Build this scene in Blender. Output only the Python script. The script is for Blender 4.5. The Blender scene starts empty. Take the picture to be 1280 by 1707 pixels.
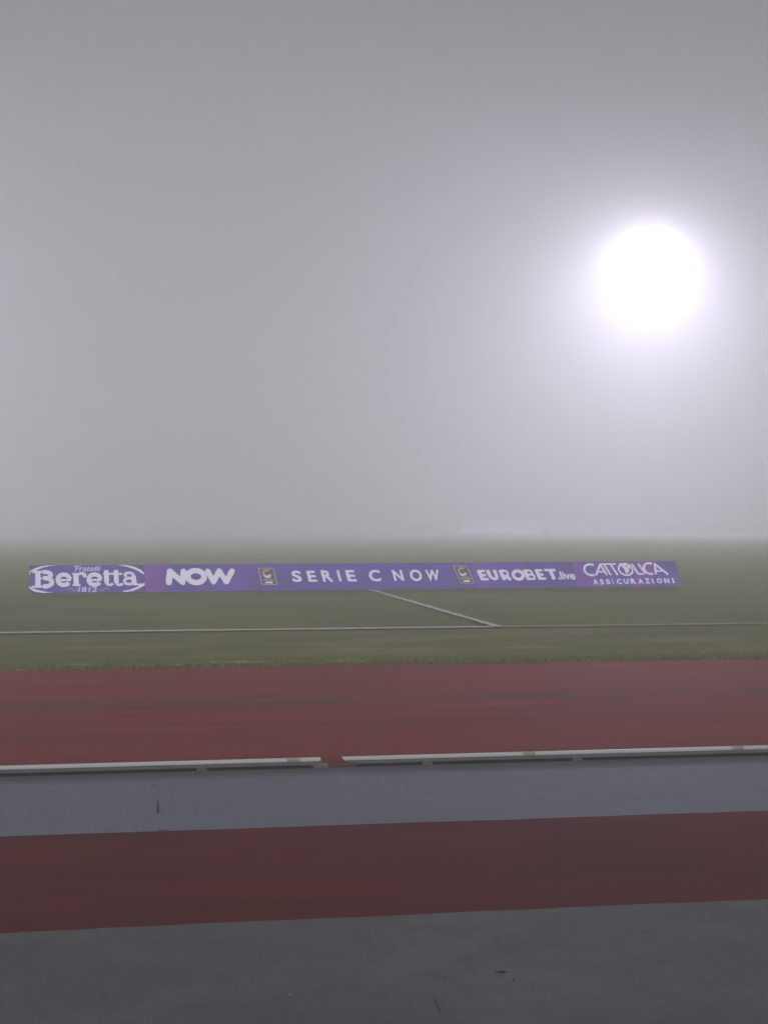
import bpy, bmesh, math, random
from mathutils import Vector, Matrix
R = math.radians
random.seed(7)
S = bpy.context.scene
COL = S.collection

# ------------------------------------------------------------------ camera
cam_d = bpy.data.cameras.new("camera")
cam = bpy.data.objects.new("camera", cam_d); COL.objects.link(cam)
fw = Vector((0.175471, 0.984484, -0.000563)).normalized()
rt = Vector((0.984485, -0.175471, 0.0)).normalized()
up = rt.cross(fw).normalized()
ro = 0.0005
r2 = rt * math.cos(ro) + up * math.sin(ro)
u2 = up * math.cos(ro) - rt * math.sin(ro)
cam.matrix_world = Matrix(((r2.x, u2.x, -fw.x, 0), (r2.y, u2.y, -fw.y, 0), (r2.z, u2.z, -fw.z, 2.06), (0, 0, 0, 1)))
cam_d.sensor_fit = 'VERTICAL'; cam_d.sensor_height = 24.0
cam_d.lens = 24.0 * 2665 / 1707
cam_d.clip_start = 0.1; cam_d.clip_end = 2000
S.camera = cam

# ------------------------------------------------------------------ world, exposure
W = bpy.data.worlds.new("World"); S.world = W; W.use_nodes = True
nt = W.node_tree; nt.nodes.clear()
sky = nt.nodes.new('ShaderNodeTexSky'); sky.sky_type = 'NISHITA'; sky.sun_disc = False
sky.sun_elevation = R(50); sky.sun_rotation = R(200)
sky.dust_density = 6.0; sky.air_density = 1.0; sky.ozone_density = 1.0
hs = nt.nodes.new('ShaderNodeHueSaturation'); hs.inputs['Saturation'].default_value = 0.45; hs.inputs['Hue'].default_value = 0.535
bg = nt.nodes.new('ShaderNodeBackground'); bg.inputs['Strength'].default_value = .053
wo = nt.nodes.new('ShaderNodeOutputWorld')
nt.links.new(sky.outputs[0], hs.inputs['Color']); nt.links.new(hs.outputs[0], bg.inputs['Color'])
nt.links.new(bg.outputs[0], wo.inputs['Surface'])
S.view_settings.view_transform = 'Standard'; S.view_settings.look = 'None'
S.view_settings.exposure = 0.0; S.view_settings.gamma = 1.0
S.cycles.use_denoising = True
S.cycles.volume_bounces = 16; S.cycles.max_bounces = 24; S.cycles.diffuse_bounces = 3
S.cycles.sample_clamp_indirect = 4.0

LAMP = Vector((55.7, 155.3, 28.6))
LAMP_POWER = 550000.0
AIM = 31.0
SPOT = 96
FOG = .0145
FOG_G = 0.20

# ------------------------------------------------------------------ helpers
def node_mat(name):
    m = bpy.data.materials.new(name); m.use_nodes = True
    n = m.node_tree; b = n.nodes['Principled BSDF']; b.inputs['Specular IOR Level'].default_value = 0.15
    return m, n, b

def flat(name, col, rough=0.6, metal=0.0, emit=None, es=0.0, noise=0.0, nscale=20.0):
    m, n, b = node_mat(name)
    b.inputs['Base Color'].default_value = (*col, 1); b.inputs['Roughness'].default_value = rough
    b.inputs['Metallic'].default_value = metal
    if noise:
        tc = n.nodes.new('ShaderNodeTexCoord'); nz = n.nodes.new('ShaderNodeTexNoise')
        nz.inputs['Scale'].default_value = nscale; nz.inputs['Detail'].default_value = 6
        mx = n.nodes.new('ShaderNodeMix'); mx.data_type = 'RGBA'
        mx.inputs[6].default_value = (*[c * (1 - noise) for c in col], 1)
        mx.inputs[7].default_value = (*[min(1, c * (1 + noise)) for c in col], 1)
        n.links.new(tc.outputs['Object'], nz.inputs['Vector']); n.links.new(nz.outputs['Fac'], mx.inputs[0])
        n.links.new(mx.outputs[2], b.inputs['Base Color'])
    if emit:
        b.inputs['Emission Color'].default_value = (*emit, 1); b.inputs['Emission Strength'].default_value = es
    return m

class G:
    """tiny node graph helper over a material"""
    def __init__(s, name):
        s.m, s.n, s.b = node_mat(name)
        s.tc = s.n.nodes.new('ShaderNodeTexCoord')
    def link(s, a, b): s.n.links.new(a, b)
    def mapped(s, sc, loc=(0, 0, 0)):
        mp = s.n.nodes.new('ShaderNodeMapping'); mp.inputs['Scale'].default_value = sc; mp.inputs['Location'].default_value = loc
        s.link(s.tc.outputs['Object'], mp.inputs['Vector']); return mp.outputs[0]
    def noise(s, sc, scale=1.0, detail=6, rough=0.6, loc=(0, 0, 0)):
        nz = s.n.nodes.new('ShaderNodeTexNoise'); nz.inputs['Scale'].default_value = scale
        nz.inputs['Detail'].default_value = detail; nz.inputs['Roughness'].default_value = rough
        s.link(s.mapped(sc, loc), nz.inputs['Vector']); return nz.outputs['Fac']
    def ramp(s, f, a, b):
        mr = s.n.nodes.new('ShaderNodeMapRange'); mr.interpolation_type = 'SMOOTHSTEP'
        mr.inputs['From Min'].default_value = a; mr.inputs['From Max'].default_value = b
        s.link(f, mr.inputs['Value']); return mr.outputs[0]
    def mix(s, f, a, b, mode='MIX'):
        mx = s.n.nodes.new('ShaderNodeMix'); mx.data_type = 'RGBA'; mx.blend_type = mode
        for v, i in ((a, 6), (b, 7)):
            if isinstance(v, tuple): mx.inputs[i].default_value = (*v, 1)
            else: s.link(v, mx.inputs[i])
        if isinstance(f, float): mx.inputs[0].default_value = f
        else: s.link(f, mx.inputs[0])
        return mx.outputs[2]
    def math(s, op, a, b=0.0, c=0.0):
        k = s.n.nodes.new('ShaderNodeMath'); k.operation = op
        for i, v in enumerate((a, b, c)):
            if isinstance(v, (int, float)): k.inputs[i].default_value = v
            else: s.link(v, k.inputs[i])
        return k.outputs[0]
    def coord(s):
        sp = s.n.nodes.new('ShaderNodeSeparateXYZ'); s.link(s.tc.outputs['Object'], sp.inputs[0]); return sp.outputs
    def bump(s, f, strength, dist):
        bp = s.n.nodes.new('ShaderNodeBump'); bp.inputs['Strength'].default_value = strength; bp.inputs['Distance'].default_value = dist
        s.link(f, bp.inputs['Height']); s.link(bp.outputs[0], s.b.inputs['Normal'])
    def band(s, v, c, w, soft):
        d = s.math('ABSOLUTE', s.math('SUBTRACT', v, c))
        return s.math('SUBTRACT', 1.0, s.ramp(d, w, w + soft))
    def color(s, c, rough=0.8):
        s.link(c, s.b.inputs['Base Color']); s.b.inputs['Roughness'].default_value = rough; s.b.inputs['Specular IOR Level'].default_value = 0.03

def obj(name, bm, mat, parent=None, smooth=False):
    me = bpy.data.meshes.new(name)
    if smooth:
        for f in bm.faces: f.smooth = True
    bm.to_mesh(me); bm.free()
    if mat:
        for m in (mat if isinstance(mat, list) else [mat]): me.materials.append(m)
    o = bpy.data.objects.new(name, me); COL.objects.link(o)
    if parent: o.parent = parent
    return o
def tag(o, label=None, cat=None, group=None, kind=None):
    if label: o['label'] = label
    if cat: o['category'] = cat
    if group: o['group'] = group
    if kind: o['kind'] = kind
    return o
def thing(name, label, cat, loc=(0, 0, 0), rz=0, group=None):
    o = bpy.data.objects.new(name, None); COL.objects.link(o); o.empty_display_size = 0.2
    o.location = loc; o.rotation_euler = (0, 0, rz)
    return tag(o, label, cat, group)
def box(bm, c, s, mtx=None, bevel=0.0):
    t = bmesh.new(); bmesh.ops.create_cube(t, size=1.0)
    for v in t.verts: v.co = Vector((v.co.x * s[0] + c[0], v.co.y * s[1] + c[1], v.co.z * s[2] + c[2]))
    if bevel: bmesh.ops.bevel(t, geom=t.edges[:], offset=bevel, segments=2, affect='EDGES', clamp_overlap=True)
    if mtx: bmesh.ops.transform(t, matrix=mtx, verts=t.verts)
    me = bpy.data.meshes.new('tmp'); t.to_mesh(me); t.free(); bm.from_mesh(me); bpy.data.meshes.remove(me)
def rod(bm, a, b, r, seg=10, r2=None):
    a = Vector(a); b = Vector(b); d = b - a
    q = d.to_track_quat('Z', 'Y').to_matrix().to_4x4()
    bmesh.ops.create_cone(bm, cap_ends=True, segments=seg, radius1=r, radius2=r if r2 is None else r2, depth=d.length,
                          matrix=Matrix.Translation((a + b) / 2) @ q)
def sheet(name, x0, x1, y0, y1, z, mat, jag=0.0, step=0.15, fx=(-4, 20)):
    """ground sheet whose two long edges wobble slightly inside the range fx"""
    bm = bmesh.new(); xs = [x0]; x = fx[0]
    if jag:
        while x < fx[1]: xs.append(x); x += step
    xs.append(x1)
    p0 = random.random() * 9
    lo, hi = [], []
    for x in xs:
        w = jag * (0.5 * math.sin(x * 1.1 + p0) + 0.35 * math.sin(x * 2.7 + 2 * p0) + random.uniform(-.5, .5)) if jag else 0
        w2 = jag * (0.5 * math.sin(x * 0.9 + 3 * p0) + 0.35 * math.sin(x * 3.1 + p0) + random.uniform(-.5, .5)) if jag else 0
        lo.append(bm.verts.new((x, y0 + w, z))); hi.append(bm.verts.new((x, y1 + w2, z)))
    for i in range(len(xs) - 1): bm.faces.new((lo[i], lo[i + 1], hi[i + 1], hi[i]))
    return tag(obj(name, bm, mat), kind='structure')

# ------------------------------------------------------------------ ground materials
# grass
g = G('grass_turf')
f1 = g.noise((.25, .5, 1), 1, 5); f2 = g.noise((2.5, 5, 1), 1, 6, .7, (5, 2, 0)); f3 = g.noise((14, 30, 1), 1, 4, .8)
c = g.mix(g.ramp(f1, .38, .62), (.136, .208, .030), (.198, .252, .048))
c = g.mix(g.ramp(f2, .50, .72), c, (.26, .215, .075))
X, Y, Z = g.coord()
worn = g.math('MULTIPLY', g.band(Y, 25.0, 1.4, 2.2), g.ramp(g.noise((.35, .8, 1), 1, 4, .6, (3, 8, 0)), .48, .66))
c = g.mix(g.math('MULTIPLY', worn, .75), c, (.40, .30, .16))
tuft = g.math('MULTIPLY', g.band(Y, 21.5, .25, .5), g.ramp(g.noise((.8, 2, 1), 1, 4, .6, (1, 4, 0)), .52, .66))
c = g.mix(g.math('MULTIPLY', tuft, .8), c, (.75, .62, .14))
c = g.mix(g.math('MULTIPLY', g.ramp(f3, .35, .75), .35), c, (.06, .075, .02))
g.color(c, .9); g.bump(f3, .6, .04); M_GRASS = g.m
# red running surface
def red_mat(name, base, dark, stripe=None):
    g = G(name)
    f1 = g.noise((.5, 1.6, 1), 1, 5); f2 = g.noise((3, 6, 1), 1, 5, .65, (4, 1, 0)); f3 = g.noise((70, 70, 1), 1, 3, .9)
    f4 = g.noise((.12, 3.0, 1), 1, 4, .55, (9, 2, 0))
    c = g.mix(g.ramp(f1, .32, .68), dark, base)
    c = g.mix(g.math('MULTIPLY', g.ramp(f4, .45, .7), .35), c, tuple(v * .6 for v in dark))
    c = g.mix(g.math('MULTIPLY', g.ramp(f2, .52, .75), .4), c, (base[0] * 1.25, base[1] * 1.5, base[2] * 1.1))
    X, Y, Z = g.coord()
    if stripe:
        wob = g.math('MULTIPLY_ADD', g.noise((.35, .1, 1), 1, 3), .34, -.17)
        yy = g.math('ADD', Y, wob)
        d = g.math('MULTIPLY', g.band(yy, stripe, .20, .34), g.ramp(g.noise((1.1, 5, 1), 1, 5, .6, (2, 7, 0)), .30, .62))
        c = g.mix(g.math('MULTIPLY', d, .62), c, (.060, .042, .036))
        d2 = g.math('MULTIPLY', g.band(yy, stripe + .10, .08, .20), g.ramp(g.noise((.6, 4, 1), 1, 5, .6, (6, 3, 0)), .45, .6))
        c = g.mix(g.math('MULTIPLY', d2, .7), c, (.17, .15, .09))
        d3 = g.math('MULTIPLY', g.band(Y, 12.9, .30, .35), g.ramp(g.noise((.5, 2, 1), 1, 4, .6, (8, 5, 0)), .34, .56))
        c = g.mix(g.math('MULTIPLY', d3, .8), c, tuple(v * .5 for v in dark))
        d4 = g.math('MULTIPLY', g.band(Y, 15.6, .5, 1.3), g.ramp(g.noise((.22, .5, 1), 1, 3, .5, (2.2, 5, 0)), .45, .62))
        c = g.mix(g.math('MULTIPLY', d4, .4), c, tuple(v * .62 for v in dark))
    else:
        rust = g.ramp(g.noise((3.2, 7, 1), 1, 3, .5, (12, 3, 0)), .68, .78)
        c = g.mix(g.math('MULTIPLY', rust, .5), c, (.16, .065, .025))
    c = g.mix(g.math('MULTIPLY', g.ramp(f3, .42, .62), .7), c, tuple(v * .55 for v in dark))
    g.color(c, .75); g.bump(f3, .5, .006); return g.m
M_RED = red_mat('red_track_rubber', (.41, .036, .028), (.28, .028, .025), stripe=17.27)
M_RED2 = red_mat('red_lane_rubber', (.210, .020, .014), (.125, .014, .012))
def grey_mat(name, base, alt, brown, k=1.0):
    g = G(name)
    f1 = g.noise((.9, .9, 1), 1, 6, .68); f2 = g.noise((5, 4, 1), 1, 6, .7, (4, 1, 0)); f3 = g.noise((70, 70, 1), 1, 3, .9)
    f4 = g.noise((60, 1.2, 1), 1, 3, .6)
    c = g.mix(g.ramp(f1, .35, .65), base, alt)
    c = g.mix(g.math('MULTIPLY', g.ramp(f2, .46, .72), .5), c, brown)
    c = g.mix(g.math('MULTIPLY', g.ramp(f4, .45, .65), .25), c, tuple(v * .55 for v in base))
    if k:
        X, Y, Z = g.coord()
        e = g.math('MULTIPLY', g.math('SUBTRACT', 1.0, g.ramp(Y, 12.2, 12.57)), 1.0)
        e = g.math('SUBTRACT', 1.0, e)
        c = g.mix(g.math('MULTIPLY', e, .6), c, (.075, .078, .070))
    sp = g.ramp(g.noise((34, 34, 1), 1, 1, .5, (3, 3, 0)), .80, .84)
    c = g.mix(g.math('MULTIPLY', g.ramp(f3, .42, .62), .75), c, tuple(v * .5 for v in base))
    c = g.mix(g.math('MULTIPLY', sp, .8), c, (.02, .018, .016))
    g.color(c, .7); g.bump(f3, .5, .006); return g.m
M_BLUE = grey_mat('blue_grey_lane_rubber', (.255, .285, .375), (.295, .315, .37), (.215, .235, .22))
M_GREY = grey_mat('grey_apron_rubber', (.208, .216, .230), (.152, .158, .168), (.115, .105, .096), 0)

# ------------------------------------------------------------------ ground
sheet('ground', -340, 440, -100, 440, -0.016, flat('earth', (.06, .055, .045), .9, noise=.3))
sheet('grass_pitch', -300, 400, 20.8, 430, 0.002, M_GRASS)
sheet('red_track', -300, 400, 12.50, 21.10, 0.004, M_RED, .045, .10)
sheet('far_apron', -300, 400, 101, 240, 0.008, flat('dark_cinder', (.07, .068, .06), .9, noise=.3))
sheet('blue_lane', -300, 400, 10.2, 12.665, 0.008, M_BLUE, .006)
sheet('red_lane', -300, 400, 7.85, 10.315, 0.012, M_RED2, .012)
sheet('grey_apron', -300, 400, -20, 7.945, 0.016, M_GREY, .012)
sheet('terrace', -300, 400, -80, -20, 0.016, flat('concrete', (.25, .25, .24), .85, noise=.2))

# pitch lines (worn chalk): real painted strips on the turf
def line_mat(name, lo, hi, chalk=(.78, .79, .80), turf=(.15, .17, .06)):
    g = G(name)
    f = g.noise((7, 7, 1), 1, 5, .7); f2 = g.noise((60, 60, 1), 1, 2, .7, (2, 1, 0))
    m = g.ramp(g.math('ADD', g.math('MULTIPLY', f, .7), g.math('MULTIPLY', f2, .3)), lo, hi)
    g.color(g.mix(m, turf, chalk), .9); return g.m
M_LINE = line_mat('chalk_line', .34, .52)
M_WORN = line_mat('worn_chalk_line', .36, .66, (.72, .69, .52), (.27, .26, .10))
def pline(name, pts, w, mat, jag):
    bm = bmesh.new(); P = [Vector(p) for p in pts]; d = (P[1] - P[0]); L = d.length; d.normalize(); n = Vector((-d.y, d.x, 0))
    k = int(L / .22); prev = None
    for i in range(k + 1):
        q = P[0] + d * (L * i / k)
        a = bm.verts.new(q + n * (w / 2 + random.uniform(-jag, jag))); b = bm.verts.new(q - n * (w / 2 + random.uniform(-jag, jag)))
        if prev: bm.faces.new((prev[1], b, a, prev[0]))
        prev = (a, b)
    return tag(obj(name, bm, mat), kind='structure')
pline('touchline_marking', [(-45, 27.40, .030), (6.83, 27.40, .030)], .29, M_LINE, .025)
pline('worn_touchline_marking', [(7.0, 27.40, .030), (60, 27.40, .030)], .19, M_WORN, .03)
pline('halfway_line_marking', [(6.91, 27.31, .034), (6.91, 41.5, .034)], .16, M_LINE, .02)
pline('far_halfway_line_marking', [(6.91, 41.5, .034), (6.91, 95.4, .034)], .13, M_WORN, .03)

# grass blades in the nearest metres, one mass
def blades():
    bm = bmesh.new(); rnd = random.random
    for i in range(14000):
        x = -3 + rnd() * 18; y = 21.02 + (rnd() ** 2.2) * 1.5
        if y < 21.13 and rnd() < .4: continue
        h = (.022 + .030 * rnd()) * max(.15, 1 - (y - 21.02) / 1.6) * (1.6 if math.sin(x * 1.3 + 1) + math.sin(x * 3.7) > .9 else 1); a = rnd() * 6.283; w = .006 + .006 * rnd()
        t = Vector((math.cos(a), math.sin(a), 0)); l = Vector((random.gauss(0, .5), random.gauss(0, .5), 0)) * h
        b = Vector((x, y, 0.0))
        f = bm.faces.new((bm.verts.new(b - t * w), bm.verts.new(b + t * w), bm.verts.new(b + l + Vector((0, 0, h)))))
        f.material_index = 1 if (rnd() < .16) else 0
    o = obj('grass', bm, [flat('grass_blade', (.165, .25, .035), .8, noise=.4, nscale=.6), flat('dry_grass_blade', (.34, .30, .09), .8)])
    tag(o, kind='stuff')
blades()

# ------------------------------------------------------------------ aluminium track kerb
M_ALU = flat('painted_aluminium', (.93, .92, .92), .25, .0, noise=.10, nscale=3)
M_ALU.node_tree.nodes['Principled BSDF'].inputs['Specular IOR Level'].default_value = .9
M_ALU_SHADE = flat('shaded_rail_grey', (.34, .34, .34), .45, .2, noise=.2, nscale=6)  # shade on the rail side, put in as a greyer colour than the cap
M_GAP_SHADE = flat('gap_shade_black', (.018, .018, .016), .8)  # near-black colour stands in for the shadow under the rail
M_ALU_S = flat('worn_sleeve_paint', (.52, .49, .45), .5, noise=.35, nscale=30)
M_ALU_D = flat('weathered_aluminium', (.30, .30, .28), .5, .2, noise=.25, nscale=8)
M_FOOT = flat('kerb_foot_plastic', (.24, .24, .22), .7, noise=.2, nscale=30)
def profile_run(bm, prof, x0, x1, miter0=0.0, miter1=0.0):
    a = [bm.verts.new((x0 - miter0 * (z - .03), y, z)) for y, z in prof]; b = [bm.verts.new((x1 + miter1 * (z - .03), y, z)) for y, z in prof]
    n = len(prof)
    for i in range(n): bm.faces.new((a[i], a[(i + 1) % n], b[(i + 1) % n], b[i]))
    bm.faces.new(a[::-1]); bm.faces.new(b)
    bmesh.ops.recalc_face_normals(bm, faces=bm.faces[:])
def kerb(x0, x1, label, feet, joints, endblock=None, m0=0.0, m1=0.0, loc=(0, 12.69, 0)):
    t = thing('track_kerb', label, 'track kerb', (x0, loc[1], 0), 0, 'white track kerb rails')
    x1 -= x0; feet = [a - x0 for a in feet]; joints = [a - x0 for a in joints]
    prof = [(-.036, .062), (-.036, .068)]
    for k in range(7):
        an = math.pi - math.pi * k / 6; prof.append((.036 * math.cos(an), .070 + .020 * math.sin(an)))
    prof += [(.036, .068), (.036, .062)]
    bm = bmesh.new(); profile_run(bm, prof, 0, x1, m0, m1); obj('rail', bm, M_ALU, t)
    bm = bmesh.new(); profile_run(bm, [(-.029, .040), (-.029, .062), (.029, .062), (.029, .040)], .02, x1 - .02); obj('rail_body', bm, M_ALU_SHADE, t)
    bm = bmesh.new(); profile_run(bm, [(-.034, .035), (-.034, .040), (.034, .040), (.034, .035)], .06, x1 - .06); obj('lower_flange', bm, M_ALU_D, t)
    bm = bmesh.new(); profile_run(bm, [(-.018, .006), (-.018, .035), (.018, .035), (.018, .006)], .08, x1 - .08); obj('shade_web', bm, M_GAP_SHADE, t)  # strip added in the hollow to deepen the shadow below the rail
    for fx in feet:
        bm = bmesh.new(); box(bm, (fx, -.005, .022), (.075, .075, .026), bevel=.003)
        box(bm, (fx, -.055, .015), (.09, .04, .010), bevel=.002); obj('foot', bm, M_FOOT, t)
    for jx in joints:
        bm = bmesh.new()
        profile_run(bm, [(y * 1.06, z + .0015 if z > .065 else z - .001) for y, z in prof], jx - .05, jx + .05)
        obj('joint_sleeve', bm, M_ALU_S, t)
    if endblock:
        bm = bmesh.new(); box(bm, (endblock[0] - x0, -.02, .024), (endblock[1], .09, .032), bevel=.004); obj('end_block', bm, flat('concrete_block', (.30, .30, .27), .8, noise=.2, nscale=30), t)
    return t
kerb(-14, 1.745, 'long white track kerb rail left of the gap, ending in a grey block', [-12.6, -10, -7.2, -4.4, -1.9, .80], [-9, -6.3, -3.6, -1.2, 1.527], (1.745, .11))
kerb(1.957, 22, 'long white track kerb rail right of the gap, with an angled cut end', [2.612, 3.868, 7.2, 10, 12.6, 15.4], [3.462, 5.265, 8.6, 11.3, 14.0], None, .7)
bm = bmesh.new(); rod(bm, (1.81, 12.65, .018), (1.99, 12.66, .020), .006, 8); rod(bm, (1.99, 12.66, .020), (2.14, 12.69, .019), .006, 8)
tag(obj('connecting_rod', bm, flat('rust_metal', (.16, .09, .06), .8, noise=.3, nscale=40)), 'thin rusty rod lying in the gap between the two white kerb rails', 'rod')

# ------------------------------------------------------------------ debris on the track
def twig(name, a, b, r, label):
    bm = bmesh.new(); a = Vector(a); b = Vector(b); prev = a; n = 6; ox = Vector((0, 0, 0))
    for i in range(1, n + 1):
        q = a.lerp(b, i / n) + Vector((random.uniform(-.0012, .0012), 0, 0))
        q.z = a.z; rod(bm, prev, q, r * (1 - .10 * (i - 1)), 7, r * (1 - .10 * i)); prev = q
    tag(obj(name, bm, flat('dark_bark', (.012, .012, .016), .8)), label, 'twig', 'dark twigs on the track')
twig('twig', (.395, 10.95, .018), (.412, 11.44, .018), .0060, 'dark thin twig lying on the blue grey lane below the left kerb rail')
twig('twig', (1.372, 6.385, .021), (1.383, 6.565, .021), .0022, 'small dark twig on the grey strip near the bottom of the picture')
def leaf(x, y, z, L, w, rz, col, label, curl=.25):
    bm = bmesh.new(); n = 7; top, bot = [], []
    for i in range(n):
        u = i / (n - 1); hw = w * math.sin(math.pi * min(1, .06 + u * .94)) ** .8 * .5
        zz = .002 + curl * L * (u - .5) ** 2 + .001
        top.append(bm.verts.new(((u - .5) * L, hw, zz + hw * .35))); bot.append(bm.verts.new(((u - .5) * L, -hw, zz + hw * .35)))
    mid = [bm.verts.new(((i / (n - 1) - .5) * L, 0, .002 + curl * L * (i / (n - 1) - .5) ** 2)) for i in range(n)]
    for i in range(n - 1):
        bm.faces.new((mid[i], mid[i + 1], top[i + 1], top[i])); bm.faces.new((bot[i], bot[i + 1], mid[i + 1], mid[i]))
    rod(bm, (-.5 * L, 0, .006), (-.72 * L, .1 * L, .003), .0012, 5)
    o = obj('fallen_leaf', bm, flat('leaf', col, .8, noise=.3, nscale=60)); o.location = (x, y, z); o.rotation_euler = (0, 0, rz)
    tag(o, label, 'leaf', 'dead leaves and scraps on the track')
leaf(1.755, 6.873, .017, .042, .018, -.2, (.012, .010, .012), 'dark curled leaf, largest of the scraps on the grey strip')
leaf(1.861, 7.37, .017, .016, .011, .8, (.015, .012, .010), 'tiny dark leaf scrap on the grey strip closest to the red lane')
leaf(1.772, 6.743, .017, .017, .012, 1.9, (.02, .012, .012), 'tiny dark leaf scrap on the grey strip just below the larger dark leaf')
leaf(0.793, 6.707, .017, .010, .009, .3, (.55, .53, .55), 'tiny pale scrap on the grey strip left of the other scraps')
leaf(.401, 12.02, .009, .028, .022, .3, (.02, .015, .02), 'tiny dark scrap on the blue grey lane between twig and white rail')
leaf(.406, 10.345, .013, .07, .03, .05, (.32, .32, .31), 'pale grey scrap on the edge of the blue grey lane below the twig')
leaf(2.802, 17.37, .005, .028, .024, .4, (.6, .55, .52), 'tiny white scrap on the far red track beyond the gap in the rail')
leaf(2.744, 12.450, .009, .03, .02, .4, (.03, .02, .02), 'tiny dark scrap on the blue grey lane beside the right rail')
leaf(1.116, 14.907, .005, .028, .024, .4, (.45, .38, .36), 'tiny pale scrap on the far red track left of the gap in the rail')

# ------------------------------------------------------------------ advertising boards on the pitch
LEAN = R(34.8); SL = 0.81; Z0 = 0.032
cl, sl = math.cos(LEAN), math.sin(LEAN)
BX0, BX1, BY0, BY1 = -1.68, 15.516, 40.35, 41.20
BYAW = math.atan2(BY1 - BY0, BX1 - BX0); BXS = [-1.68, 1.145, 4.009, 6.765, 9.741, 12.563, 15.516]; PW = 2.5
def panel_mat(name, cA, cB, cMag, cDark, seed, glow=.75, spots=()):
    g = G(name)
    X, Y, Z = g.coord()
    f = g.noise((.9, 1, 1.4), 1, 2, .4, (seed * 3.1, seed, seed * 2))
    dg = g.noise((1.3, 1, .8), 1, 1, .3, (seed * 1.7, 3, seed))
    c = g.mix(g.ramp(f, .38, .62), cA, cB)
    c = g.mix(g.math('MULTIPLY', g.ramp(dg, .54, .66), .7), c, cMag)
    for (a, b, cc, s, soft, k) in spots:       # printed diagonal colour fields: a*X + b*Z > cc
        e = g.math('ADD', g.math('MULTIPLY', X, a), g.math('MULTIPLY', Z, b))
        c = g.mix(g.math('MULTIPLY', g.ramp(e, cc * 1.14, (cc + soft) * 1.14), k), c, s)
    g.color(c, .45)
    g.link(c, g.b.inputs['Emission Color']); g.b.inputs['Emission Strength'].default_value = glow
    return g.m
VI = (.090, .052, .36); VI2 = (.072, .045, .28); MAG = (.19, .055, .33); DK = (.050, .045, .12)
M_WHITE = flat('white_lettering', (.80, .78, .84), .5, emit=(.80, .76, 1.0), es=.62)
M_WHITE2 = flat('soft_white_lettering', (.74, .72, .80), .5, emit=(.74, .70, .95), es=.50)
M_GOLD = flat('gold_emblem', (.55, .38, .28), .5, emit=(.60, .42, .34), es=.40)
M_CARD = flat('dark_crest_card', (.07, .06, .11), .5, emit=(.07, .06, .11), es=.6)
M_CREAM = flat('cream_crest_outline', (.62, .54, .48), .5, emit=(.64, .55, .50), es=.5)
M_PALE = flat('pale_violet_ornament', (.40, .36, .55), .5, emit=(.42, .37, .62), es=.45)
M_FRAME = flat('dark_board_frame', (.05, .045, .08), .5)
M_STRUT = flat('board_strut_steel', (.3, .3, .31), .45, .6)

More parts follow.
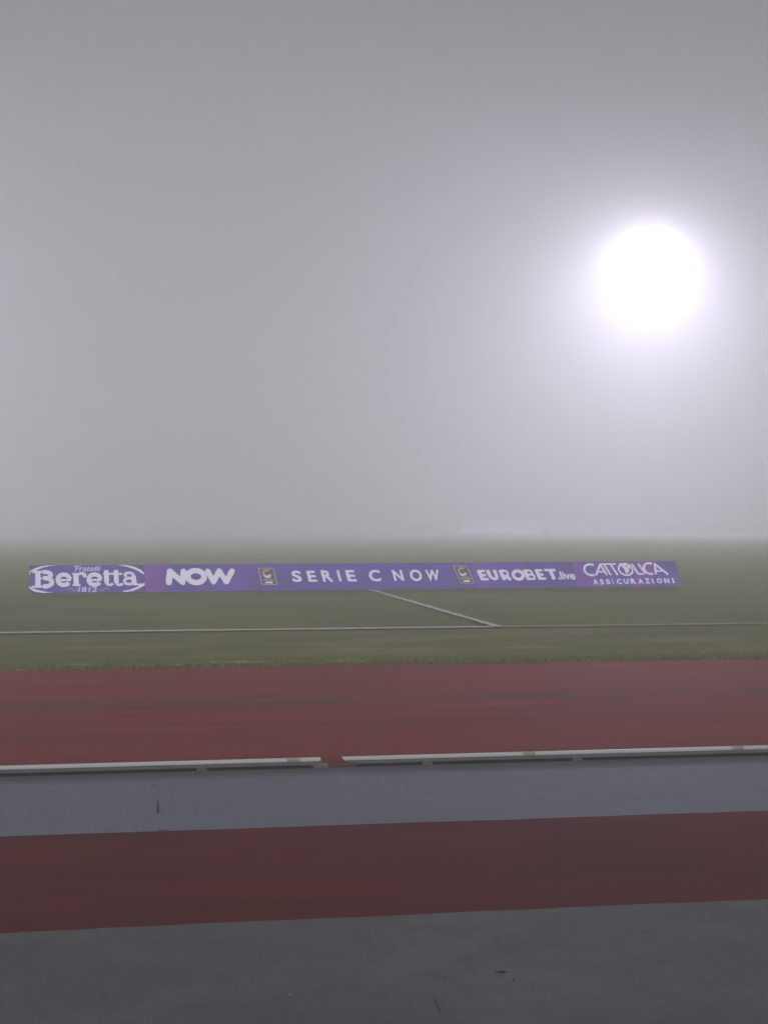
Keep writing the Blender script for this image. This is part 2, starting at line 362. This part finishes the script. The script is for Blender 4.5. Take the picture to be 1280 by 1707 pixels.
# --- glyph drawing: all artwork coordinates are pixels of an enlarged view of the board, mapped into board metres
class Art:
    def __init__(s, xl, xr, tl, tr, bl, br):
        s.xl, s.xr, s.tl, s.tr, s.bl, s.br = xl, xr, tl, tr, bl, br; s.bm = bmesh.new(); s.lift = 0
    def uv(s, x, y):
        u = (x - s.xl) / (s.xr - s.xl); t = s.tl + (s.tr - s.tl) * u; b = s.bl + (s.br - s.bl) * u
        return u, (b - y) / (b - t)
    def P(s, x, y, h=0.0):
        u, v = s.uv(x, y)
        u = min(max(u, .001), .999); v = min(max(v, .004), .996)
        d = .004 + h
        w = v * SL
        return Vector((u * PW, w * sl - d * cl, Z0 + w * cl + d * sl))
    def nxt(s): s.lift += 1; return .00025 * (s.lift % 40)
    def stroke(s, pts, w, cap='flat', closed=False, w2=None):
        h = s.nxt(); P = [Vector((x, y)) for x, y in pts]; n = len(P); L, Rr = [], []
        for i in range(n):
            if closed: a, b = P[i - 1], P[(i + 1) % n]
            else: a, b = P[max(0, i - 1)], P[min(n - 1, i + 1)]
            d1 = (P[i] - a).normalized() if (P[i] - a).length else (b - P[i]).normalized()
            d2 = (b - P[i]).normalized() if (b - P[i]).length else d1
            d = (d1 + d2); d = d.normalized() if d.length > 1e-4 else d1
            nn = Vector((-d.y, d.x)); k = 1 / max(.35, nn.dot(Vector((-d1.y, d1.x))))
            ww = (w if w2 is None else w + (w2 - w) * i / (n - 1)) / 2 * k
            L.append(P[i] + nn * ww); Rr.append(P[i] - nn * ww)
        V = [s.bm.verts.new(s.P(p.x, p.y, h)) for p in L]; U = [s.bm.verts.new(s.P(p.x, p.y, h)) for p in Rr]
        for i in range(n if closed else n - 1):
            j = (i + 1) % n; s.bm.faces.new((V[i], V[j], U[j], U[i]))
        if cap == 'round' and not closed:
            s.disc(P[0], w / 2); s.disc(P[-1], (w if w2 is None else w2) / 2)
    def disc(s, c, r, ry=None):
        h = s.nxt(); ry = ry or r
        s.bm.faces.new([s.bm.verts.new(s.P(c[0] + r * math.cos(k * math.tau / 20), c[1] - ry * math.sin(k * math.tau / 20), h)) for k in range(20)])
    def poly(s, pts):
        h = s.nxt(); s.bm.faces.new([s.bm.verts.new(s.P(x, y, h)) for x, y in pts])
    def arc(s, cx, cy, rx, ry, a0, a1, w, cap='flat', n=22, w2=None, closed=False):
        s.stroke([(cx + rx * math.cos(R(a0 + (a1 - a0) * i / n)), cy - ry * math.sin(R(a0 + (a1 - a0) * i / n))) for i in range(n if closed else n + 1)], w, cap, closed, w2)
    def text(s, body, x0, x1, ytop, ybot, bold=0.0, skew=0.0, ytop2=None, ybot2=None):
        """builtin-font text stretched into a box; skew in x per y"""
        cu = bpy.data.curves.new('t', 'FONT'); cu.body = body; cu.size = 1.0; cu.offset = bold; cu.resolution_u = 4; cu.fill_mode = 'FRONT'
        ob = bpy.data.objects.new('t', cu); COL.objects.link(ob)
        dg = bpy.context.evaluated_depsgraph_get(); dg.update()
        me = bpy.data.meshes.new_from_object(ob.evaluated_get(dg), depsgraph=dg)
        bpy.data.objects.remove(ob); bpy.data.curves.remove(cu)
        xs = [v.co.x for v in me.vertices]; ys = [v.co.y for v in me.vertices]
        a, b, c, d = min(xs), max(xs), min(ys), max(ys); h = s.nxt()
        yt2 = ytop if ytop2 is None else ytop2; yb2 = ybot if ybot2 is None else ybot2
        vs = []
        for v in me.vertices:
            u = (v.co.x - a) / (b - a); q = (v.co.y - c) / (d - c)
            T = ytop + (yt2 - ytop) * u; Bq = ybot + (yb2 - ybot) * u
            y = Bq + (T - Bq) * q
            vs.append(s.bm.verts.new(s.P(x0 + (x1 - x0) * u + skew * (Bq - y), y, h)))
        for p in me.polygons:
            try: s.bm.faces.new([vs[i] for i in p.vertices])
            except ValueError: pass
        bpy.data.meshes.remove(me)
    def done(s, name, mat, parent):
        bmesh.ops.recalc_face_normals(s.bm, faces=s.bm.faces[:])
        return obj(name, s.bm, mat, parent)

def board(i, label, mat):
    global PW
    ox = BXS[i]; oy = BY0 + (BY1 - BY0) * (ox - BX0) / (BX1 - BX0); PW = (BXS[i + 1] - ox) / math.cos(BYAW)
    t = thing('advertising_board', label, 'advertising board', (ox, oy, 0.0), BYAW, 'purple advertising boards in a row on the pitch')
    rot = Matrix.Translation((PW / 2, 0, Z0)) @ Matrix.Rotation(-LEAN, 4, 'X')
    bm = bmesh.new(); box(bm, (0, .0025, SL / 2), (PW - .004, .005, SL), rot); pn = obj('panel', bm, mat, t)
    bm = bmesh.new()
    box(bm, (0, .027, SL / 2), (PW - .03, .04, SL - .03), rot, .006); obj('frame', bm, M_FRAME, t)
    for fx in (.25, PW - .25):
        bm = bmesh.new()
        tp = Vector((fx, SL * .82 * sl + .055, Z0 + SL * .82 * cl - .03)); ft = Vector((fx, tp.y + .22, .012))
        rod(bm, tp, ft, .014, 8); rod(bm, (fx, .03, .016), ft, .012, 8); obj('strut', bm, M_STRUT, t)
    return t, pn

# board 1
M1 = panel_mat('violet_board_print', VI2, VI, VI, DK, 1, spots=[(-1, 1.6, .72, DK, .05, .8), (1, 1.6, 3.12, DK, .05, .8), (-1, -1.6, -.26, DK, .05, .7), (1, -1.6, 2.2, DK, .05, .7)])
b, pn = board(0, 'purple advertising board reading Fratelli Beretta 1812 inside white oval arcs', M1)
A = Art(78, 878, 97, 92, 290, 289)      # enlarged view 1
def serif_word(A):
    S_ = lambda *p, w=26, **k: A.stroke(list(p), w, **k)
    # B
    S_((137, 136), (137, 246), w=36); S_((100, 143), (150, 143), w=13); S_((96, 246), (160, 246), w=15)
    A.arc(178, 166, 50, 23, 100, -90, 27, n=16); A.arc(178, 216, 56, 30, 95, -95, 30, n=16)
    S_((150, 143), (168, 143), w=12); S_((150, 188), (172, 188), w=10); S_((150, 246), (175, 246), w=13)
    # e
    def e(cx, cy):
        A.arc(cx, cy, 42, 37, 5, 325, 29, n=26); S_((cx - 38, cy + 3), (cx + 48, cy + 3), w=15)
        A.arc(cx, cy, 42, 37, 325, 300, 14, n=4)
    e(315, 199)
    # r
    S_((400, 155), (400, 240), w=36); S_((374, 157), (410, 157), w=12); S_((374, 238), (430, 238), w=13)
    A.arc(440, 178, 32, 24, 165, 40, 18, n=10); A.disc((459, 171), 14)
    e(528, 199)
    # tt
    for tx in (612, 680):
        S_((tx, 132), (tx, 222), w=33); A.arc(tx + 22, 218, 24, 20, 180, 330, 18, n=10)
    S_((588, 158), (722, 158), w=14)
    # a
    A.arc(770, 175, 32, 24, 160, 0, 18, n=12); S_((802, 172), (806, 236), w=34); A.arc(770, 212, 34, 22, 0, 360, 18, n=20, closed=True)
    S_((798, 237), (852, 237), w=13); A.disc((745, 172), 12)
serif_word(A)
def taper(A, pts, ws):
    h = A.nxt(); n = len(pts); L, Q = [], []
    for i in range(n):
        a = Vector(pts[max(0, i - 1)]); c_ = Vector(pts[min(n - 1, i + 1)]); d = (c_ - a).normalized(); nn = Vector((-d.y, d.x)); p = Vector(pts[i])
        L.append(p + nn * ws[i] / 2); Q.append(p - nn * ws[i] / 2)
    V = [A.bm.verts.new(A.P(p.x, p.y, h)) for p in L]; U = [A.bm.verts.new(A.P(p.x, p.y, h)) for p in Q]
    for i in range(n - 1): A.bm.faces.new((V[i], V[i + 1], U[i + 1], U[i]))
A.done('lettering', M_WHITE, pn)
def piece(name, mat, *draw):
    A = Art(78, 878, 97, 92, 290, 289)
    for d in draw: d(A)
    A.done(name, mat, pn)
piece('oval_arc', M_WHITE, lambda A: A.poly([(85, 138), (112, 120), (150, 106), (200, 96), (270, 94), (220, 101), (175, 111), (140, 125), (112, 142)]), lambda A: A.stroke([(80, 160), (84, 140), (100, 130)], 8))
piece('oval_arc', M_WHITE, lambda A: A.poly([(690, 94), (760, 96), (815, 108), (855, 128), (878, 150), (874, 164), (850, 147), (812, 126), (760, 107)]))
piece('oval_arc', M_WHITE, lambda A: A.poly([(78, 258), (78, 240), (95, 254), (130, 268), (180, 281), (235, 289), (170, 290), (115, 281)]))
piece('oval_arc', M_WHITE, lambda A: A.poly([(878, 222), (878, 242), (840, 262), (790, 283), (740, 288), (715, 284), (780, 270), (830, 250)]), lambda A: A.stroke([(846, 232), (876, 236)], 8))
piece('small_lettering', M_WHITE2, lambda A: A.text('Fratelli', 392, 566, 100, 138, .012, .28), lambda A: A.stroke([(384, 106), (400, 100), (440, 104)], 4))
piece('year_lettering', M_WHITE2, lambda A: A.text('1812', 410, 540, 250, 285, .022, .22))
for sx, cx in ((1, 372), (-1, 592)):
    piece('scroll_ornament', M_PALE, lambda A: A.arc(cx - sx * 18, 268, 18, 9, 200, -10, 7, n=12), lambda A: A.arc(cx + sx * 14, 268, 16, 9, 170, 380, 7, n=12))

# board 2
M2 = panel_mat('violet_magenta_board_print', VI2, VI, MAG, DK, 2, spots=[(1.0, -1.0, 1.95, DK, .25, .75), (1, 1, 2.05, (.10, .05, .30), .05, .5), (-1, .3, -.55, MAG, .25, .6)])
b, pn = board(1, 'purple advertising board reading NOW in thick rounded white letters', M2)
A = Art(15, 950, 110, 103, 345, 335)    # enlarged view 2
A.stroke([(212, 262), (228, 170)], 52, 'round'); A.stroke([(228, 168), (325, 262)], 48, 'round'); A.stroke([(325, 262), (338, 168)], 46, 'round')
A.arc(438, 214, 68, 52, 0, 360, 46, n=32, closed=True)
for a_, b_ in (((540, 168), (580, 260)), ((580, 260), (634, 166)), ((634, 166), (686, 260)), ((686, 260), (742, 166))): A.stroke([a_, b_], 44, 'round')
A.done('lettering', M_WHITE, pn)

def emblem(A1, A2, A3, x0, y0, x1, y1, sk):
    def q(u, v): return (x0 + (x1 - x0) * u + sk * v * (y1 - y0), y0 + (y1 - y0) * v)
    r = .10; pts = []
    for (cu, cv, a0) in ((1 - r, r * .7, -90), (1 - r, 1 - r * .7, 0), (r, 1 - r * .7, 90), (r, r * .7, 180)):
        for k in range(5):
            an = R(a0 + 90 * k / 4); pts.append(q(cu + r * math.cos(an), cv + r * .7 * math.sin(an)))
    wd = (x1 - x0) * .045
    A1.stroke(pts, wd, closed=True)
    return q
# boards 3 and 4
M3 = panel_mat('blue_violet_board_print', (.066, .050, .27), (.082, .055, .33), (.075, .050, .29), DK, 3, spots=[(1, -1.2, 1.9, DK, .5, .55)])
b, pn = board(2, 'purple advertising board with a small crest and the word SERIE', M3)
E_ = lambda: Art(49, 704, 78, 71, 252, 243)     # enlarged view 3
A = E_()
for ch, x0, x1, t, bb in (('S', 262, 330, 122, 195), ('E', 362, 424, 122, 194), ('R', 452, 526, 119, 193), ('I', 552, 575, 118, 191), ('E', 606, 670, 117, 191)):
    A.text(ch, x0, x1 - 8, t, bb, .030, -.14 if ch != 'S' else -.05)
A.done('lettering', M_WHITE, pn)
def crest(mk, x0, y0, x1, y1, sk, pn):
    A0 = mk(); q = emblem(mk(), None, None, x0, y0, x1, y1, sk); A0.poly([q(.03, .02), q(.97, .02), q(.97, .98), q(.03, .98)]); A0.done('crest_card', M_CARD, pn)
    A1 = mk(); A1.lift = 4; q = emblem(A1, None, None, x0, y0, x1, y1, sk)
    for u0, u1, v in ((.30, .72, .60), (.16, .86, .735)): A1.stroke([q(u0, v), q(u1, v)], (y1 - y0) * .030)
    A1.stroke([q(.08, .70), q(.92, .70)], (y1 - y0) * .018)
    o = A1.done('crest', M_CREAM, pn)
    A2 = mk(); A2.lift = 4; c0 = q(.5, .32); rx = (x1 - x0) * .25; ry = (y1 - y0) * .20; w = (x1 - x0) * .15
    A2.arc(c0[0], c0[1], rx, ry, 50, 215, w, n=14); A2.done('crest_ring', M_GOLD, o)
    A3 = mk(); A3.lift = 4; A3.arc(c0[0], c0[1], rx, ry, 215, 335, w, n=12); A3.done('crest_ring', M_WHITE2, o)
    A3 = mk(); A3.lift = 4; A3.stroke([q(.26, .875), q(.74, .875)], (y1 - y0) * .10); A3.done('crest_bar', M_WHITE, o)
crest(E_, 60, 106, 152, 212, .12, pn)
M4 = panel_mat('plain_violet_board_print', (.080, .055, .33), (.070, .050, .28), (.10, .05, .32), DK, 4, spots=[(1, -1.0, 1.6, (.064, .050, .22), .5, .7)])
b, pn = board(3, 'purple advertising board reading C NOW in spaced white capitals, small crest at its right end', M4)
A = Art(704, 1389, 71, 66, 243, 233)
A.text('C', 742, 812, 115, 190, .030, -.03); A.done('lettering', M_WHITE, pn); A = Art(704, 1389, 71, 66, 243, 233)
for ch, x0, x1, t, bb in (('N', 893, 962, 115, 187), ('O', 994, 1068, 113, 188), ('W', 1093, 1177, 114, 185)):
    A.text(ch, x0, x1 - (8 if ch == 'N' else 0), t, bb, .030, -.12 if ch == 'N' else -.03)
A.done('lettering', M_WHITE, pn)
crest(lambda: Art(-630, 302, 97, 90, 330, 317), 143, 122, 258, 272, .26, pn)

# board 5
M5 = panel_mat('violet_pink_board_print', VI, VI2, MAG, DK, 5, spots=[(-1, .3, -.35, (.11, .07, .38), .1, .4), (.5, 1, 1.45, DK, .3, .6)])
b, pn = board(4, 'purple advertising board reading EUROBET.live in heavy white capitals', M5)
E5 = lambda: Art(302, 1175, 90, 88, 317, 308)   # enlarged view 4
A = E5()
kk = -.20
def ch5(pts, w): A.stroke(pts, w)
yT, yB = 164, 243
def sk(x, y): return (x + (y - yT) * .26, y)
def SS(w, *p): A.stroke([sk(*a) for a in p], w * 1.15)
# E
SS(26, (352, 158), (352, 246)); [SS(17, (352, y), (404 - d, y)) for y, d in ((166, 0), (202, 6), (238, 0))]
# U
SS(25, (430, 157), (430, 212)); SS(24, (487, 157), (487, 212)); A.stroke([sk(430 + 28.5 - 28.5 * math.cos(R(a)), 208 + 27 * math.sin(R(a))) for a in range(0, 181, 15)], 24)
# R
SS(26, (537, 157), (537, 246)); SS(16, (537, 165), (575, 165)); SS(15, (537, 210), (572, 210))
A.stroke([sk(572 + 18 * math.cos(R(a)), 187.5 - 22.5 * math.sin(R(a))) for a in range(90, -91, -15)], 17); SS(24, (565, 212), (590, 246))
# O
A.arc(682, 203, 42, 36, 0, 360, 26, n=28, closed=True)
# B
SS(26, (745, 156), (745, 244)); SS(15, (745, 163), (785, 163)); SS(14, (745, 200), (787, 200)); SS(15, (745, 237), (790, 237))
A.stroke([sk(783 + 17 * math.cos(R(a)), 181 - 18 * math.sin(R(a))) for a in range(90, -91, -15)], 17)
A.stroke([sk(787 + 18 * math.cos(R(a)), 218.5 - 19 * math.sin(R(a))) for a in range(90, -91, -15)], 18)
# E
SS(26, (846, 155), (846, 243)); [SS(17, (846, y), (898 - d, y)) for y, d in ((163, 0), (199, 6), (235, 0))]
# T
SS(18, (915, 161), (1012, 161)); SS(26, (965, 161), (965, 242))
A.done('lettering', M_WHITE, pn)
A = E5(); A.text('.live', 1024, 1174, 172, 242, .028, -.10); A.done('small_lettering', M_WHITE, pn)

# board 6
M6 = panel_mat('pale_violet_board_print', VI, (.095, .07, .34), MAG, DK, 6, spots=[(-1, -.6, -.62, MAG, .15, .55), (.6, 1, 1.75, DK, .3, .5)])
b, pn = board(5, 'purple advertising board reading CATTOLICA ASSICURAZIONI, at the right end of the row', M6)
E6 = lambda: Art(117, 1150, 97, 95, 348, 344)   # enlarged view 5
A = E6(); w = 20
A.arc(285, 178, 66, 54, 55, 290, w, n=24)
A.stroke([(322, 232), (392, 122)], w); A.stroke([(385, 122), (432, 232)], w); A.stroke([(340, 196), (414, 200)], 14)
A.stroke([(382, 124), (545, 122)], 16); A.stroke([(424, 122), (470, 232)], w); A.stroke([(490, 122), (538, 232)], w)
A.arc(630, 178, 68, 56, 0, 360, 17, n=30, closed=True)
A.poly([(572, 118), (660, 112), (636, 150), (640, 215), (622, 215), (616, 165)])
A.poly([(636, 160), (690, 118), (672, 165), (655, 205), (640, 212)])
A.stroke([(705, 122), (748, 224)], w); A.stroke([(744, 222), (800, 222)], 17); A.stroke([(770, 122), (822, 222)], w)
A.arc(880, 170, 62, 54, 60, 285, w, n=24)
A.stroke([(922, 226), (938, 124)], w); A.stroke([(932, 120), (1046, 230)], w); A.stroke([(930, 196), (1006, 192)], 14)
A.done('lettering', M_WHITE, pn)
A = E6()
word = 'ASSICURAZIONI'; xs = [(278, 330), (346, 388), (406, 450), (472, 488), (514, 564), (584, 634), (652, 708), (728, 780), (796, 848), (868, 890), (916, 970), (992, 1050), (1072, 1098)]
for i, (ch, (a, c_)) in enumerate(zip(word, xs)):
    u = i / 12; A.text(ch, a, c_ - (8 if ch in 'IN' else 2), 272 - 8 * u, 323 - 8 * u, .042, -.10 if ch in 'IN' else -.03)
A.done('small_lettering', M_WHITE, pn)

# ------------------------------------------------------------------ boards along the far side, nearly lost in fog
def far_board(x, wd, k, label):
    t = thing('far_advertising_board', label, 'advertising board', (x, 141.2 - (x - 32.3) * .142, 0), -.141, 'lit boards on the far side of the pitch')
    bm = bmesh.new(); box(bm, (wd / 2, .0, .62), (wd - .02, .03, 1.08)); 
    obj('screen', bm, flat('far_lit_screen', (.3, .28, .5), .5, emit=(.80, .78, 1.0), es=k), t)
    bm = bmesh.new(); box(bm, (wd / 2, .06, .60), (wd - .06, .07, 1.02), bevel=.01); obj('housing', bm, M_FRAME, t)
    for fx in (.3, wd - .3):
        bm = bmesh.new(); rod(bm, (fx, .1, .5), (fx, .5, .03), .02, 8); rod(bm, (fx, .05, .03), (fx, .5, .03), .02, 8); obj('strut', bm, M_STRUT, t)
far_board(32.3, 7.0, .36, 'brightest faint lavender board glowing far across the pitch in the fog')
far_board(40.2, 3.6, .28, 'shorter faint lavender board second along the far side in the fog')
far_board(44.2, 5.6, .2, 'faintest lavender board at the right end of the far side in the fog')

# ------------------------------------------------------------------ floodlight mast
M_GALV = flat('galvanised_steel', (.55, .56, .57), .45, .2, noise=.15, nscale=1.5)
M_LENS = flat('lit_floodlight_lens', (.9, .9, .95), .2, emit=(.93, .92, 1.0), es=60)
M_HOUS = flat('floodlight_housing', (.12, .12, .13), .5, .3)
def floodlight_mast(LAMP, power, label):
    mast = thing('floodlight_mast', label, 'floodlight', (LAMP.x, LAMP.y, 0), 0, 'floodlight masts behind the far corners of the pitch')
    face = (Vector((8, 45, 0)) - Vector((LAMP.x, LAMP.y, 0))).normalized(); fa = math.atan2(face.y, face.x) + math.pi / 2
    mast.rotation_euler = (0, 0, fa)      # local -Y looks at the pitch
    bm = bmesh.new(); rod(bm, (0, .5, 0), (0, .5, LAMP.z + 1.4), .18, 16, .09); box(bm, (0, .5, .06), (1.1, 1.1, .12), bevel=.02); obj('pole', bm, M_GALV, mast)
    bm = bmesh.new()
    for zz in (-1.2, -.4, .4, 1.2): box(bm, (0, .25, LAMP.z + zz), (4.6, .08, .10))
    for xx in (-2.1, -.7, .7, 2.1): box(bm, (xx, .33, LAMP.z), (.08, .08, 3.0))
    obj('headframe', bm, M_GALV, mast)
    first = None
    for r_ in range(4):
        for c_ in range(7):
            pos = Vector((-2.1 + c_ * 0.7, 0, LAMP.z - 1.2 + 0.8 * r_))
            if first is None:
                bm = bmesh.new(); mt = Matrix.Rotation(R(14), 4, 'X')
                bmesh.ops.create_cone(bm, cap_ends=True, segments=20, radius1=.30, radius2=.18, depth=.34, matrix=mt @ Matrix.Translation((0, .05, 0)) @ Matrix.Rotation(R(-90), 4, 'X'))
                box(bm, (0, .20, 0), (.12, .10, .12)); h_ = obj('lamp', bm, M_HOUS, mast)
                bm = bmesh.new(); bmesh.ops.create_circle(bm, cap_ends=True, segments=20, radius=.275, matrix=mt @ Matrix.Translation((0, -.125, 0)) @ Matrix.Rotation(R(90), 4, 'X'))
                l_ = obj('lens', bm, M_LENS, h_); first = (h_, l_)
            else:
                h_ = first[0].copy(); COL.objects.link(h_); h_.parent = mast
                l_ = first[1].copy(); COL.objects.link(l_); l_.parent = h_
            h_.location = pos
    ld = bpy.data.lights.new('floodlight_beam', 'SPOT'); ld.energy = power; ld.spot_size = R(SPOT); ld.spot_blend = 1.0
    ld.color = (.85, .805, 1.0); ld.shadow_soft_size = 1.6
    lo = bpy.data.objects.new('floodlight_beam', ld); COL.objects.link(lo); lo.parent = mast; lo.location = (0, -2.0, LAMP.z)
    aim = Vector((face.x, face.y, 0)).normalized() * math.cos(R(AIM)) - Vector((0, 0, math.sin(R(AIM))))
    lo.rotation_euler = (Matrix.Rotation(-fa, 4, 'Z').to_3x3() @ aim).to_track_quat('-Z', 'Y').to_euler()
floodlight_mast(LAMP, LAMP_POWER, 'tall floodlight mast whose lamps glow white through the fog')
floodlight_mast(Vector((-41.9, 155.3, 28.6)), LAMP_POWER * 0.94, 'tall floodlight mast beyond the far left corner, out of the frame')

# ------------------------------------------------------------------ fog
bm = bmesh.new(); box(bm, (50, 160, 15.3), (800, 580, 34.6))
hz = tag(obj('haze', bm, None), kind='stuff')
m = bpy.data.materials.new('haze'); m.use_nodes = True; n = m.node_tree; n.nodes.clear()
pv = n.nodes.new('ShaderNodeVolumePrincipled'); pv.inputs['Density'].default_value = FOG; pv.inputs['Anisotropy'].default_value = FOG_G
pv.inputs['Color'].default_value = (1, 1, 1, 1)
ou = n.nodes.new('ShaderNodeOutputMaterial'); n.links.new(pv.outputs[0], ou.inputs['Volume']); hz.data.materials.append(m)
